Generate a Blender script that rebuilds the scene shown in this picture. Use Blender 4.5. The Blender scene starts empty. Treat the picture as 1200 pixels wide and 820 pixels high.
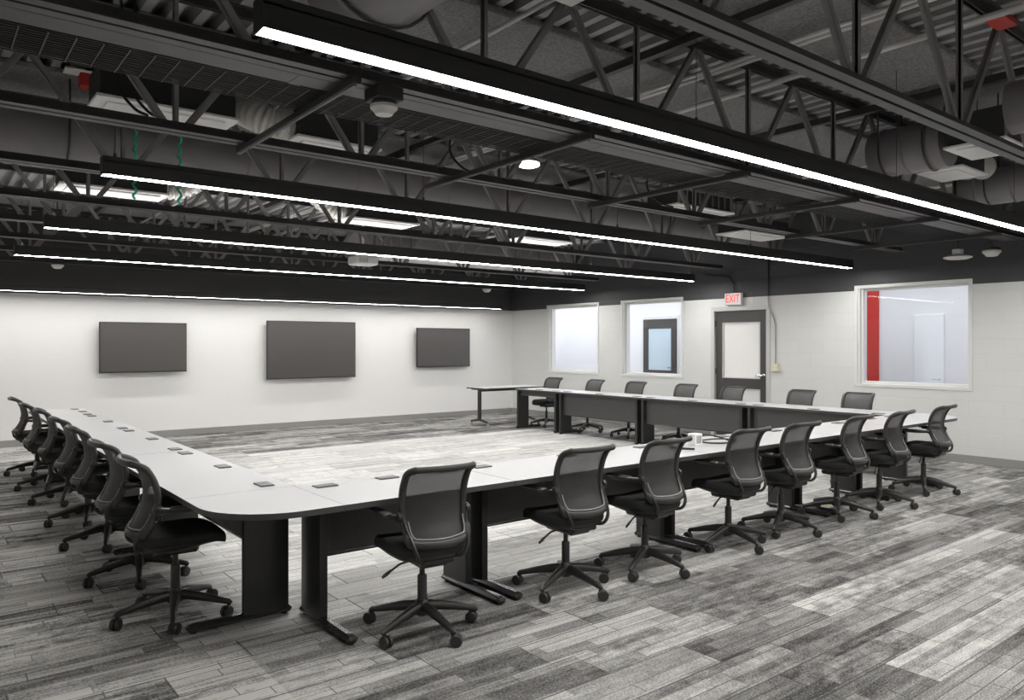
import bpy, math, random
from mathutils import Vector, Matrix
random.seed(7)
S = bpy.context.scene
COL = S.collection
PI = math.pi

# ------------------------------------------------------------------ dimensions
H = 1.54                 # eye height
XR, YB = 10.85, 13.72    # inner faces of the right and the back wall
XL, YF = -1.6, -2.2      # walls behind the viewer
PAINT = 2.345            # height where white paint turns to black
DECK = 3.62              # underside of the metal deck
TZ = 0.737               # table top
JOISTS = [0.41 + 1.43 * k for k in range(10)]
LIGHTS = [2.62, 5.45, 8.23, 10.92, -.18]  # last entry is an added, unseen pendant that brightens the foreground floor

# ------------------------------------------------------------------ materials
def nodes(name):
    m = bpy.data.materials.new(name); m.use_nodes = True
    nt = m.node_tree; nt.nodes.clear()
    out = nt.nodes.new('ShaderNodeOutputMaterial')
    return m, nt, out

class NT:
    def __init__(s, nt): s.nt = nt
    def n(s, t, **kw):
        nd = s.nt.nodes.new(t)
        for k, v in kw.items(): setattr(nd, k, v)
        return nd
    def l(s, a, b): s.nt.links.new(a, b)
    def put(s, sock, v):
        if hasattr(v, 'is_output') or isinstance(v, bpy.types.NodeSocket): s.l(v, sock)
        else: sock.default_value = v
    def math(s, op, a, b=None, c=None, clamp=False):
        nd = s.n('ShaderNodeMath', operation=op, use_clamp=clamp)
        s.put(nd.inputs[0], a)
        if b is not None: s.put(nd.inputs[1], b)
        if c is not None: s.put(nd.inputs[2], c)
        return nd.outputs[0]
    def comb(s, x, y, z=0.0):
        nd = s.n('ShaderNodeCombineXYZ')
        s.put(nd.inputs[0], x); s.put(nd.inputs[1], y); s.put(nd.inputs[2], z)
        return nd.outputs[0]
    def white(s, x, y):
        nd = s.n('ShaderNodeTexWhiteNoise', noise_dimensions='2D')
        s.l(s.comb(x, y), nd.inputs['Vector'])
        return nd.outputs['Value']
    def noise(s, vec, scale, detail=2.0, rough=.5):
        nd = s.n('ShaderNodeTexNoise')
        if vec is not None: s.l(vec, nd.inputs['Vector'])
        nd.inputs['Scale'].default_value = scale
        nd.inputs['Detail'].default_value = detail
        nd.inputs['Roughness'].default_value = rough
        return nd.outputs['Fac']
    def mix(s, f, a, b):
        nd = s.n('ShaderNodeMix', data_type='RGBA')
        s.put(nd.inputs['Factor'], f)
        s.put(nd.inputs[6], a); s.put(nd.inputs[7], b)
        return nd.outputs[2]
    def maprange(s, v, a, b, c, d):
        nd = s.n('ShaderNodeMapRange')
        s.put(nd.inputs[0], v)
        for i, q in enumerate((a, b, c, d)): nd.inputs[i + 1].default_value = q
        return nd.outputs[0]

def c4(c):
    if isinstance(c, (int, float)): c = (c, c, c)
    return (c[0], c[1], c[2], 1)

def mat(name, col, rough=.5, metal=0.0, var=.12, scale=30, bump=0.0, spec=.5, stretch=None):
    m, nt, out = nodes(name); t = NT(nt)
    p = t.n('ShaderNodeBsdfPrincipled')
    tc = t.n('ShaderNodeTexCoord')
    vec = tc.outputs['Object']
    if stretch:
        mp = t.n('ShaderNodeMapping'); mp.inputs['Scale'].default_value = stretch
        t.l(vec, mp.inputs['Vector']); vec = mp.outputs['Vector']
    f = t.noise(vec, scale, 3)
    a = c4(col); lo = tuple(x * (1 - var) for x in a[:3]) + (1,); hi = tuple(min(1, x * (1 + var)) for x in a[:3]) + (1,)
    t.l(t.mix(f, lo, hi), p.inputs['Base Color'])
    p.inputs['Roughness'].default_value = rough
    p.inputs['Metallic'].default_value = metal
    p.inputs['Specular IOR Level'].default_value = spec
    if bump:
        b = t.n('ShaderNodeBump'); b.inputs['Strength'].default_value = bump; b.inputs['Distance'].default_value = .01
        t.l(f, b.inputs['Height']); t.l(b.outputs[0], p.inputs['Normal'])
    t.l(p.outputs[0], out.inputs[0])
    return m

def emit(name, col, strength):
    m, nt, out = nodes(name); t = NT(nt)
    e = t.n('ShaderNodeEmission'); e.inputs[0].default_value = c4(col); e.inputs[1].default_value = strength
    t.l(e.outputs[0], out.inputs[0])
    return m

def glass_mat(name, tint=(1, 1, 1), opacity=0.0, body=(.8, .85, .9)):
    m, nt, out = nodes(name); t = NT(nt)
    tr = t.n('ShaderNodeBsdfTransparent'); tr.inputs[0].default_value = c4(tint)
    gl = t.n('ShaderNodeBsdfGlossy'); gl.inputs['Roughness'].default_value = 0.02
    fr = t.n('ShaderNodeFresnel'); fr.inputs[0].default_value = 1.45
    base = tr.outputs[0]
    if opacity:
        df = t.n('ShaderNodeBsdfDiffuse'); df.inputs[0].default_value = c4(body)
        mx0 = t.n('ShaderNodeMixShader'); mx0.inputs[0].default_value = opacity
        t.l(base, mx0.inputs[1]); t.l(df.outputs[0], mx0.inputs[2]); base = mx0.outputs[0]
    mx = t.n('ShaderNodeMixShader')
    ge = t.n('ShaderNodeNewGeometry')
    t.l(t.math('MULTIPLY', fr.outputs[0], t.math('SUBTRACT', 1.0, ge.outputs['Backfacing'])), mx.inputs[0]); t.l(base, mx.inputs[1]); t.l(gl.outputs[0], mx.inputs[2])
    t.l(mx.outputs[0], out.inputs[0])
    return m

def mesh_fabric(name, col, thru):
    m, nt, out = nodes(name); t = NT(nt)
    p = t.n('ShaderNodeBsdfPrincipled'); p.inputs['Roughness'].default_value = .55
    tc = t.n('ShaderNodeTexCoord')
    w = t.n('ShaderNodeTexWave'); w.inputs['Scale'].default_value = 60
    w.bands_direction = 'Z'
    t.l(tc.outputs['Object'], w.inputs['Vector'])
    t.l(t.mix(w.outputs['Fac'], c4(tuple(x * .8 for x in col)), c4(tuple(x * 1.2 for x in col))), p.inputs['Base Color'])
    tr = t.n('ShaderNodeBsdfTransparent')
    mx = t.n('ShaderNodeMixShader'); mx.inputs[0].default_value = thru
    t.l(p.outputs[0], mx.inputs[1]); t.l(tr.outputs[0], mx.inputs[2]); t.l(mx.outputs[0], out.inputs[0])
    return m

def wall_paint(name, white, black, blocks):
    """white paint below, black above; 'blocks' = painted concrete block joints"""
    m, nt, out = nodes(name); t = NT(nt)
    p = t.n('ShaderNodeBsdfPrincipled')
    tc = t.n('ShaderNodeTexCoord'); sp = t.n('ShaderNodeSeparateXYZ'); t.l(tc.outputs['Object'], sp.inputs[0])
    above = t.math('GREATER_THAN', sp.outputs['Z'], PAINT)
    nz = t.noise(tc.outputs['Object'], 1.3, 3)
    wcol = t.mix(nz, c4(tuple(x * .97 for x in white)), c4(white))
    hgt = t.noise(tc.outputs['Object'], 120, 2)
    if blocks:
        br = t.n('ShaderNodeTexBrick'); br.offset = .5
        br.inputs['Scale'].default_value = 1.0
        br.inputs['Brick Width'].default_value = .406; br.inputs['Row Height'].default_value = .2035
        br.inputs['Mortar Size'].default_value = .006; br.inputs['Mortar Smooth'].default_value = .6
        br.inputs['Color1'].default_value = (1, 1, 1, 1); br.inputs['Color2'].default_value = (.98, .98, .98, 1)
        br.inputs['Mortar'].default_value = (.945, .945, .945, 1)
        t.l(t.comb(sp.outputs['Y'], sp.outputs['Z']), br.inputs['Vector'])
        mul = t.n('ShaderNodeMix', data_type='RGBA', blend_type='MULTIPLY'); mul.inputs['Factor'].default_value = 1
        t.l(wcol, mul.inputs[6]); t.l(br.outputs['Color'], mul.inputs[7]); wcol = mul.outputs[2]
        hgt = t.math('SUBTRACT', t.math('MULTIPLY', hgt, .15), br.outputs['Fac'])
    t.l(t.mix(above, wcol, c4(black)), p.inputs['Base Color'])
    p.inputs['Roughness'].default_value = .55
    b = t.n('ShaderNodeBump'); b.inputs['Strength'].default_value = .35; b.inputs['Distance'].default_value = .004
    t.l(hgt, b.inputs['Height']); t.l(b.outputs[0], p.inputs['Normal'])
    t.l(p.outputs[0], out.inputs[0])
    return m

def carpet():
    """plank carpet tiles laid along X, with a paler field inside the ring of tables"""
    m, nt, out = nodes('carpet_planks'); t = NT(nt)
    p = t.n('ShaderNodeBsdfPrincipled')
    tc = t.n('ShaderNodeTexCoord'); sp = t.n('ShaderNodeSeparateXYZ'); t.l(tc.outputs['Object'], sp.inputs[0])
    x, y = sp.outputs['X'], sp.outputs['Y']
    def planks(W, L, seed):
        yy = t.math('DIVIDE', t.math('ADD', y, 50.0), W)
        row = t.math('FLOOR', yy)
        xx = t.math('DIVIDE', t.math('ADD', t.math('ADD', x, 50.0), t.math('MULTIPLY', t.white(row, seed), L)), L)
        colm = t.math('FLOOR', xx)
        tone = t.white(t.math('ADD', row, seed), colm)
        fy = t.math('FRACT', yy); fx = t.math('FRACT', xx)
        ey = t.math('MULTIPLY', t.math('MINIMUM', fy, t.math('SUBTRACT', 1.0, fy)), W)
        ex = t.math('MULTIPLY', t.math('MINIMUM', fx, t.math('SUBTRACT', 1.0, fx)), L)
        return tone, t.math('MINIMUM', ex, ey), row, colm
    tone, edge, row, colm = planks(.25, 1.0, 3.7)
    sub, subedge, _, _ = planks(.0835, .5, 11.3)
    fine, _, r3, _ = planks(.0209, .75, 23.1)
    # streaks drawn out along the plank
    sv = t.comb(t.math('MULTIPLY', x, 1.1), t.math('MULTIPLY', y, 16.0), t.math('MULTIPLY', tone, 40.0))
    streak = t.noise(sv, 1.6, 4, .6)
    speck = t.noise(t.comb(t.math('MULTIPLY', x, 70.0), t.math('MULTIPLY', y, 120.0), 0.0), 1.0, 3, .75)
    blot = t.noise(t.comb(t.math('MULTIPLY', x, 1.0), t.math('MULTIPLY', y, 2.2), 0.0), .8, 2)
    mott = t.noise(t.comb(t.math('MULTIPLY', x, 7.0), t.math('MULTIPLY', y, 13.0), t.math('MULTIPLY', tone, 55.0)), 1.0, 5, .72)
    dens = t.white(colm, t.math('ADD', row, 91.3))                     # how mottled this plank is
    worn = t.math('MULTIPLY', t.maprange(mott, .38, .62, -1, 1), t.math('MULTIPLY', dens, .20))
    v = t.math('MULTIPLY', tone, .40)
    v = t.math('ADD', v, t.math('MULTIPLY', sub, .32))
    v = t.math('ADD', v, t.math('MULTIPLY', fine, .09))
    v = t.math('ADD', v, t.math('MULTIPLY', t.maprange(streak, .3, .7, 0, 1), .20))
    v = t.math('ADD', v, .0)
    v = t.math('ADD', v, worn)
    v = t.math('ADD', v, t.math('MULTIPLY', t.maprange(speck, .3, .7, -1, 1), .25))
    v = t.math('ADD', v, t.math('MULTIPLY', t.maprange(blot, .35, .65, -1, 1), .05))
    # left of the tables: stronger streaks, with brighter light put into the colour
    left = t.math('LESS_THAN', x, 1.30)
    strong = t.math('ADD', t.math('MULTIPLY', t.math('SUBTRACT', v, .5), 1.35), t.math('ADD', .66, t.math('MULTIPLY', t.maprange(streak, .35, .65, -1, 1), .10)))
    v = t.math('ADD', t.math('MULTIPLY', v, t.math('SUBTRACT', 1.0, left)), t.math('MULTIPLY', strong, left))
    # field inside the tables
    inx = t.math('MULTIPLY', t.math('GREATER_THAN', x, 1.30), t.math('LESS_THAN', x, 9.00))
    iny = t.math('MULTIPLY', t.math('GREATER_THAN', y, 3.97), t.math('LESS_THAN', y, 10.80))
    field = t.math('MULTIPLY', inx, iny)
    outer = t.n('ShaderNodeValToRGB'); e = outer.color_ramp.elements
    e[0].position = .10; e[0].color = (.045, .043, .042, 1)
    e[1].position = .95; e[1].color = (.60, .585, .56, 1)
    k = outer.color_ramp.elements.new(.45); k.color = (.21, .205, .198, 1)
    k = outer.color_ramp.elements.new(.68); k.color = (.37, .362, .35, 1)
    t.l(v, outer.inputs[0])
    inner = t.n('ShaderNodeValToRGB'); e = inner.color_ramp.elements
    e[0].position = .1; e[0].color = (.31, .306, .295, 1)
    e[1].position = .85; e[1].color = (.68, .672, .65, 1)
    t.l(v, inner.inputs[0])
    col = t.mix(field, outer.outputs[0], inner.outputs[0])
    line = t.math('MULTIPLY', t.math('LESS_THAN', edge, .0045), t.math('GREATER_THAN', t.white(t.math('ADD', row, 5.1), colm), .25))
    line2 = t.math('MULTIPLY', t.math('LESS_THAN', subedge, .003), t.math('GREATER_THAN', sub, .45))
    ln = t.math('MULTIPLY', t.math('MAXIMUM', line, line2), .72)
    mul = t.mix(ln, col, (.06, .058, .056, 1))
    t.l(mul, p.inputs['Base Color'])
    p.inputs['Roughness'].default_value = .95
    p.inputs['Specular IOR Level'].default_value = .1
    b = t.n('ShaderNodeBump'); b.inputs['Strength'].default_value = .5; b.inputs['Distance'].default_value = .006
    t.l(t.math('ADD', speck, t.math('MULTIPLY', t.math('MINIMUM', edge, .01), 30.0)), b.inputs['Height'])
    t.l(b.outputs[0], p.inputs['Normal'])
    t.l(p.outputs[0], out.inputs[0])
    return m

M = dict(
    laminate=mat('pale_laminate', (.55, .55, .555), .32, var=.02, scale=200),
    edge=mat('dark_edge_band', (.045, .044, .043), .35, var=.1),
    panel=mat('charcoal_panel', (.050, .048, .047), .42, var=.12, scale=60),
    legm=mat('black_leg_metal', (.022, .022, .022), .34, var=.15, scale=40),
    foot=mat('black_foot_metal', (.03, .03, .03), .25, var=.1),
    grom=mat('grey_flip_lid', (.10, .10, .10), .35, var=.1),
    plastic=mat('black_chair_plastic', (.026, .0245, .0235), .34, var=.15, scale=80),
    frame=mat('charcoal_back_frame', (.034, .032, .031), .42, var=.1, scale=80),
    seat=mat('black_seat_fabric', (.014, .014, .014), .8, var=.3, scale=300, bump=.2),
    pad=mat('dark_arm_pad', (.07, .068, .066), .45),
    chrome=mat('bright_metal', (.62, .62, .62), .2, 1.0, .05),
    mesh=mesh_fabric('black_back_mesh', (.036, .033, .032), .11),
    steel=mat('black_painted_steel', (.042, .040, .040), .42, var=.25, scale=12),
    web=mat('dark_grey_steel', (.23, .222, .22), .42, var=.3, scale=8),
    deck=mat('dark_metal_deck', (.34, .33, .335), .45, var=.2, scale=3),
    acoustic=mat('rough_acoustic_board', (.22, .212, .215), .95, var=.75, scale=55, bump=.9),
    duct=mat('grey_painted_duct', (.215, .202, .207), .45, var=.12, scale=5),
    plenum=mat('black_plenum', (.03, .03, .03), .6),
    white=mat('white_painted_metal', (.88, .87, .86), .45, var=.05),
    flex=mat('pale_flexible_duct', (.62, .6, .57), .5, var=.15, scale=25),
    house=mat('black_light_housing', (.022, .022, .022), .5, var=.1),
    strip=emit('lit_diffuser', (1, .985, .96), 60),
    cove=emit('lit_wall_strip', (1, .985, .96), 38),
    upfill=emit('added_uplight_glow', (1, .985, .96), 14),  # added glow that lifts the far ceiling
    bulb=emit('lit_lamp', (1, .98, .95), 6),
    base=mat('grey_vinyl_base', (.30, .295, .285), .5, var=.08),
    wframe=mat('white_frame_paint', (.72, .72, .70), .4, var=.03),
    dframe=mat('grey_door_frame_paint', (.55, .545, .535), .4, var=.03),
    door=mat('dark_bronze_door', (.055, .052, .05), .45, var=.1),
    glass=glass_mat('clear_glass', (.97, .98, 1)),
    frost=glass_mat('frosted_glass', (.95, .95, .95), .8, (.95, .94, .92)),
    blue=glass_mat('pale_blue_glass', (.8, .9, 1), .75, (.66, .78, .84)),
    screen=mat('switched_off_screen', (.085, .08, .078), .22, var=.05, scale=2),
    bezel=mat('black_bezel', (.012, .012, .012), .4),
    red=mat('red_paint', (.55, .035, .025), .5, var=.08),
    signred=emit('lit_sign_red', (1, .10, .08), 1.1),
    signface=emit('lit_sign_face', (1, .86, .84), .75),
    beige=mat('beige_plastic', (.66, .64, .48), .5, var=.05),
    conduit=mat('grey_conduit', (.33, .32, .31), .4, var=.1),
    alum=mat('pale_conduit', (.6, .59, .58), .35, var=.1),
    cable=mat('black_cable', (.015, .015, .015), .5),
    bluec=mat('blue_cable', (.10, .14, .36), .5),
    green=mat('green_cable', (.03, .42, .26), .5),
    hall=mat('pale_hall_paint', (.80, .80, .815), .6, var=.03, scale=2),
    reflpanel=mat('reflection_panel_paint', (.84, .85, .88), .5, var=.02),
    hallfloor=mat('grey_hall_floor', (.4, .4, .42), .6),
    detector=mat('white_detector', (.62, .61, .59), .45, var=.04),
)
M['cream'] = mat('cream_plastic', (.72, .66, .52), .5, var=.05)
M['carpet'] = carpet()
M['blockwall'] = wall_paint('painted_block', (.69, .695, .675), (.056, .056, .060), True)
M['flatwall'] = wall_paint('painted_plaster', (.86, .85, .835), (.058, .057, .058), False)

# ------------------------------------------------------------------ mesh builder
class MB:
    def __init__(s): s.v = []; s.f = []; s.m = []
    def _add(s, vs, fs, mi=0):
        o = len(s.v); s.v += [tuple(q) for q in vs]
        for f in fs: s.f.append(tuple(i + o for i in f)); s.m.append(mi)
        return s
    def box(s, x0, x1, y0, y1, z0, z1, bev=0.0, mi=0, mtx=None):
        if x0 > x1: x0, x1 = x1, x0
        if y0 > y1: y0, y1 = y1, y0
        if z0 > z1: z0, z1 = z1, z0
        b = min(bev, (x1 - x0) * .45, (y1 - y0) * .45, (z1 - z0) * .45)
        if b <= 0:
            vs = [(x, y, z) for z in (z0, z1) for y in (y0, y1) for x in (x0, x1)]
            fs = [(0, 2, 3, 1), (4, 5, 7, 6), (0, 1, 5, 4), (2, 6, 7, 3), (0, 4, 6, 2), (1, 3, 7, 5)]
        else:
            vs = []; idx = {}
            X = (x0, x1); Y = (y0, y1); Z = (z0, z1)
            for i in (0, 1):
                for j in (0, 1):
                    for k in (0, 1):
                        sx = b if i == 0 else -b; sy = b if j == 0 else -b; sz = b if k == 0 else -b
                        idx[i, j, k, 'x'] = len(vs); vs.append((X[i], Y[j] + sy, Z[k] + sz))
                        idx[i, j, k, 'y'] = len(vs); vs.append((X[i] + sx, Y[j], Z[k] + sz))
                        idx[i, j, k, 'z'] = len(vs); vs.append((X[i] + sx, Y[j] + sy, Z[k]))
            fs = []
            for i in (0, 1):
                q = [idx[i, 0, 0, 'x'], idx[i, 1, 0, 'x'], idx[i, 1, 1, 'x'], idx[i, 0, 1, 'x']]; fs.append(q if i else q[::-1])
                q = [idx[0, i, 0, 'y'], idx[0, i, 1, 'y'], idx[1, i, 1, 'y'], idx[1, i, 0, 'y']]; fs.append(q if i else q[::-1])
                q = [idx[0, 0, i, 'z'], idx[1, 0, i, 'z'], idx[1, 1, i, 'z'], idx[0, 1, i, 'z']]; fs.append(q if i else q[::-1])
            for i in (0, 1):
                for j in (0, 1):
                    fl = (i + j) % 2 == 0
                    q = [idx[i, j, 0, 'x'], idx[i, j, 0, 'y'], idx[i, j, 1, 'y'], idx[i, j, 1, 'x']]; fs.append(q[::-1] if fl else q)
                    q = [idx[i, 0, j, 'x'], idx[i, 0, j, 'z'], idx[i, 1, j, 'z'], idx[i, 1, j, 'x']]; fs.append(q if fl else q[::-1])
                    q = [idx[0, i, j, 'y'], idx[0, i, j, 'z'], idx[1, i, j, 'z'], idx[1, i, j, 'y']]; fs.append(q[::-1] if fl else q)
            for i in (0, 1):
                for j in (0, 1):
                    for k in (0, 1):
                        q = [idx[i, j, k, 'x'], idx[i, j, k, 'y'], idx[i, j, k, 'z']]
                        fs.append(q if (i + j + k) % 2 else q[::-1])
        if mtx is not None: vs = [mtx @ Vector(q) for q in vs]
        return s._add(vs, fs, mi)
    def tube(s, pts, r, n=10, closed=False, cap=True, mi=0, up=None, squash=1.0):
        """tube through points; r number, list; squash scales the radius along the second normal"""
        P = [Vector(p) for p in pts]; N = len(P)
        R = r if isinstance(r, (list, tuple)) else [r] * N
        T = []
        for i in range(N):
            a = P[(i - 1) % N] if (closed or i > 0) else P[i]
            b = P[(i + 1) % N] if (closed or i < N - 1) else P[i]
            T.append((b - a).normalized())
        u = Vector(up) if up is not None else (Vector((0, 0, 1)) if abs(T[0].z) < .9 else Vector((1, 0, 0)))
        vs = []; prev = None
        for i in range(N):
            q = u if (prev is None or up is not None) else prev
            q = q - T[i] * q.dot(T[i])
            if q.length < 1e-6: q = T[i].orthogonal()
            q.normalize(); prev = q
            w = T[i].cross(q)
            for k in range(n):
                a = 2 * PI * k / n
                vs.append(P[i] + q * (math.cos(a) * R[i]) + w * (math.sin(a) * R[i] * squash))
        fs = []
        for i in range(N if closed else N - 1):
            for k in range(n):
                a = i * n + k; b = i * n + (k + 1) % n
                c = ((i + 1) % N) * n + (k + 1) % n; d = ((i + 1) % N) * n + k
                fs.append((a, b, c, d))
        if not closed and cap:
            fs.append(tuple(range(n - 1, -1, -1))); fs.append(tuple((N - 1) * n + k for k in range(n)))
        return s._add(vs, fs, mi)
    def lathe(s, prof, n=20, mtx=None, mi=0):
        """prof = [(radius, z)...] round local z"""
        vs = []; fs = []
        for (r, z) in prof:
            for k in range(n):
                a = 2 * PI * k / n; vs.append(Vector((r * math.cos(a), r * math.sin(a), z)))
        for i in range(len(prof) - 1):
            for k in range(n):
                fs.append((i * n + k, i * n + (k + 1) % n, (i + 1) * n + (k + 1) % n, (i + 1) * n + k))
        fs.append(tuple(range(n - 1, -1, -1))); fs.append(tuple((len(prof) - 1) * n + k for k in range(n)))
        if mtx is not None: vs = [mtx @ q for q in vs]
        return s._add(vs, fs, mi)
    def prism(s, poly, z0, z1, top=0, side=0, bottom=None):
        n = len(poly); bottom = side if bottom is None else bottom
        o = len(s.v)
        s.v += [(x, y, z0) for x, y in poly] + [(x, y, z1) for x, y in poly]
        s.f.append(tuple(o + i for i in range(n - 1, -1, -1))); s.m.append(bottom)
        s.f.append(tuple(o + n + i for i in range(n))); s.m.append(top)
        for i in range(n):
            j = (i + 1) % n; s.f.append((o + i, o + j, o + n + j, o + n + i)); s.m.append(side)
        return s
    def grid(s, fn, nu, nv, thick=0.0, mi=0):
        """fn(u,v)->Vector for u,v in 0..1, single sheet or (thick) a closed shell offset along +normal"""
        vs = [Vector(fn(i / nu, j / nv)) for j in range(nv + 1) for i in range(nu + 1)]
        W = nu + 1
        fs = [(j * W + i, j * W + i + 1, (j + 1) * W + i + 1, (j + 1) * W + i) for j in range(nv) for i in range(nu)]
        if thick:
            nrm = []
            for j in range(nv + 1):
                for i in range(nu + 1):
                    a = vs[j * W + min(i + 1, nu)] - vs[j * W + max(i - 1, 0)]
                    b = vs[min(j + 1, nv) * W + i] - vs[max(j - 1, 0) * W + i]
                    q = a.cross(b); nrm.append(q.normalized() if q.length > 1e-9 else Vector((0, 0, 1)))
            n0 = len(vs)
            vs2 = [v - q * thick for v, q in zip(vs, nrm)]
            fs2 = [tuple(n0 + q for q in f[::-1]) for f in fs]
            ring = [i for i in range(nu)] + [j * W + nu for j in range(nv)] + [nv * W + i for i in range(nu, 0, -1)] + [j * W for j in range(nv, 0, -1)]
            fs3 = [(ring[k + 1 if k + 1 < len(ring) else 0], ring[k], n0 + ring[k], n0 + ring[k + 1 if k + 1 < len(ring) else 0]) for k in range(len(ring))]
            vs = vs + vs2; fs = fs + fs2 + fs3
        return s._add(vs, fs, mi)
    def build(s, name, mats, parent=None, smooth=True, angle=35):
        me = bpy.data.meshes.new(name)
        me.from_pydata(s.v, [], s.f)
        if not isinstance(mats, (list, tuple)): mats = [mats]
        for q in mats: me.materials.append(q)
        if len(mats) > 1: me.polygons.foreach_set('material_index', s.m)
        me.validate(); me.update()
        if smooth:
            me.polygons.foreach_set('use_smooth', [True] * len(me.polygons))
            me.set_sharp_from_angle(angle=math.radians(angle))
        o = bpy.data.objects.new(name, me); COL.objects.link(o)
        if parent is not None: o.parent = parent
        return o

def tag(o, label, cat, group=None, kind=None):
    o['label'] = label
    if cat: o['category'] = cat
    if group: o['group'] = group
    if kind: o['kind'] = kind
    return o
def thing(name, label, cat, loc=(0, 0, 0), rz=0.0, group=None):
    o = bpy.data.objects.new(name, None); COL.objects.link(o)
    o.empty_display_size = .1
    o.location = loc; o.rotation_euler = (0, 0, rz)
    return tag(o, label, cat, group)
def struct(o, label, cat): return tag(o, label, cat, None, 'structure')
def kids(o): return [c for c in bpy.data.objects if c.parent is o]
def copy_thing(src, tree, loc, rz, label, group=None):
    r = src.copy(); COL.objects.link(r); r.location = loc; r.rotation_euler = (0, 0, rz)
    r['label'] = label
    if group: r['group'] = group
    for ch, subs in tree:
        c = ch.copy(); COL.objects.link(c); c.parent = r
        for g in subs:
            d = g.copy(); COL.objects.link(d); d.parent = c
    return r
def tree_of(o): return [(c, kids(c)) for c in kids(o)]
def Rz(a): return Matrix.Rotation(a, 4, 'Z')

ORD = ['first', 'second', 'third', 'fourth', 'fifth', 'sixth', 'seventh', 'eighth', 'ninth', 'tenth']

# ------------------------------------------------------------------ room shell
def wall_holes(axis_pos, thick, a0, a1, z0, z1, holes, axis):
    """wall slab with rectangular holes (a0,a1,z0,z1) cut through; axis 'x' = plane at x=axis_pos"""
    mb = MB()
    As = sorted({a0, a1} | {h[0] for h in holes} | {h[1] for h in holes})
    Zs = sorted({z0, z1} | {h[2] for h in holes} | {h[3] for h in holes})
    for i in range(len(As) - 1):
        for j in range(len(Zs) - 1):
            ca, cz = (As[i] + As[i + 1]) / 2, (Zs[j] + Zs[j + 1]) / 2
            if any(h[0] < ca < h[1] and h[2] < cz < h[3] for h in holes): continue
            if axis == 'x': mb.box(axis_pos, axis_pos + thick, As[i], As[i + 1], Zs[j], Zs[j + 1])
            else: mb.box(As[i], As[i + 1], axis_pos, axis_pos + thick, Zs[j], Zs[j + 1])
    return mb

WT = .22
WIN = [(4.05, 5.56), (8.79, 10.25), (10.93, 12.46)]   # y ranges, near to far
WZ = (.98, 2.385)
DOOR = (7.00, 8.13, 2.19)
holes = [(a, b, WZ[0], WZ[1]) for a, b in WIN] + [(DOOR[0], DOOR[1], 0, DOOR[2])]

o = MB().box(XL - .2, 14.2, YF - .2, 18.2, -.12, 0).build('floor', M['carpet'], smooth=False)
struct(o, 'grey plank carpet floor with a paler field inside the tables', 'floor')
o = wall_holes(XR, WT, YF, YB, 0, DECK + .1, holes, 'x').build('wall_right', M['blockwall'], smooth=False)
struct(o, 'white painted block wall with windows and a door, black above', 'wall')
o = MB().box(XL - .2, XR + WT, YB, YB + .2, 0, DECK + .1).build('wall_back', M['flatwall'], smooth=False)
struct(o, 'white wall behind the three screens, black above', 'wall')
o = MB().box(XL - .2, XL, YF, YB, 0, DECK + .1).build('wall_left', M['flatwall'], smooth=False)
struct(o, 'white wall on the left, outside the photo', 'wall')
o = MB().box(XL - .2, XR + WT, YF - .2, YF, 0, DECK + .1).build('wall_front', M['flatwall'], smooth=False)
struct(o, 'white wall behind the viewer, outside the photo', 'wall')

def deck():
    mb = MB(); P = .1524; d = .075
    x = XL - .2; prof = []
    while x < XR + WT:
        prof += [(x, DECK), (x + .058, DECK), (x + .068, DECK + d), (x + .142, DECK + d)]
        x += P
    prof.append((x, DECK))
    n = len(prof)
    vs = [(a, YF - .2, z) for a, z in prof] + [(a, YB + .2, z) for a, z in prof]
    mb._add(vs, [(i, n + i, n + i + 1, i + 1) for i in range(n - 1)])
    mb.box(XL - .2, x, YF - .2, YB + .2, DECK + d + .005, DECK + .14)
    return mb
o = deck().build('ceiling', M['deck'], smooth=False)
struct(o, 'dark corrugated metal deck above the joists', 'ceiling')

o = MB().box(XL, XR, YB - .012, YB, 0, .105, .003).build('baseboard_back', M['base'])
struct(o, 'grey vinyl base along the wall with the screens', 'baseboard')
mb = MB(); mb.box(XR - .012, XR, YF, DOOR[0] - .02, 0, .105, .003); mb.box(XR - .012, XR, DOOR[1] + .02, YB, 0, .105, .003)
o = mb.build('baseboard_right', M['base'])
struct(o, 'grey vinyl base along the block wall', 'baseboard')

# windows
for i, (a, b) in enumerate(WIN):
    w = thing('window_%d' % (i + 1), ['wide interior window in the block wall showing a red strip in the hall',
              'interior window in the block wall with a blue-glazed door behind it',
              'interior window in the block wall beside the room corner'][i], 'window', (XR, (a + b) / 2, WZ[0]))
    w['kind'] = 'structure'
    hw = (b - a) / 2; hh = WZ[1] - WZ[0]
    f = MB(); gx = .10; t = .045
    for (y0, y1, z0, z1) in ((-hw, -hw + t, 0, hh), (hw - t, hw, 0, hh), (-hw + t, hw - t, 0, t), (-hw + t, hw - t, hh - t, hh)):
        f.box(gx - .03, gx + .05, y0, y1, z0, z1, .004)
    f.build('window_frame', M['wframe'], w)
    c = MB(); k = .035                                    # casing standing proud of the block face
    for (y0, y1, z0, z1) in ((-hw - k, -hw + .012, -k, hh + k), (hw - .012, hw + k, -k, hh + k),
                             (-hw + .012, hw - .012, hh - .012, hh + k), (-hw + .012, hw - .012, -k, .012)):
        c.box(-.012, gx - .03, y0, y1, z0, z1, .004)
    c.build('casing', M['wframe'], w)
    s = MB(); s.box(gx - .055, gx - .03, hw - .075, hw - .012, .012, hh - .012, .004)   # stop on the far jamb
    s.box(-.0, gx - .055, hw - .045, hw - .012, .012, hh - .012, .004)
    s.build('jamb_stop', M['wframe'], w)
    MB().box(gx, gx + .008, -hw + t - .01, hw - t + .01, t - .01, hh - t + .01).build('pane', M['glass'], w, smooth=False)

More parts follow.
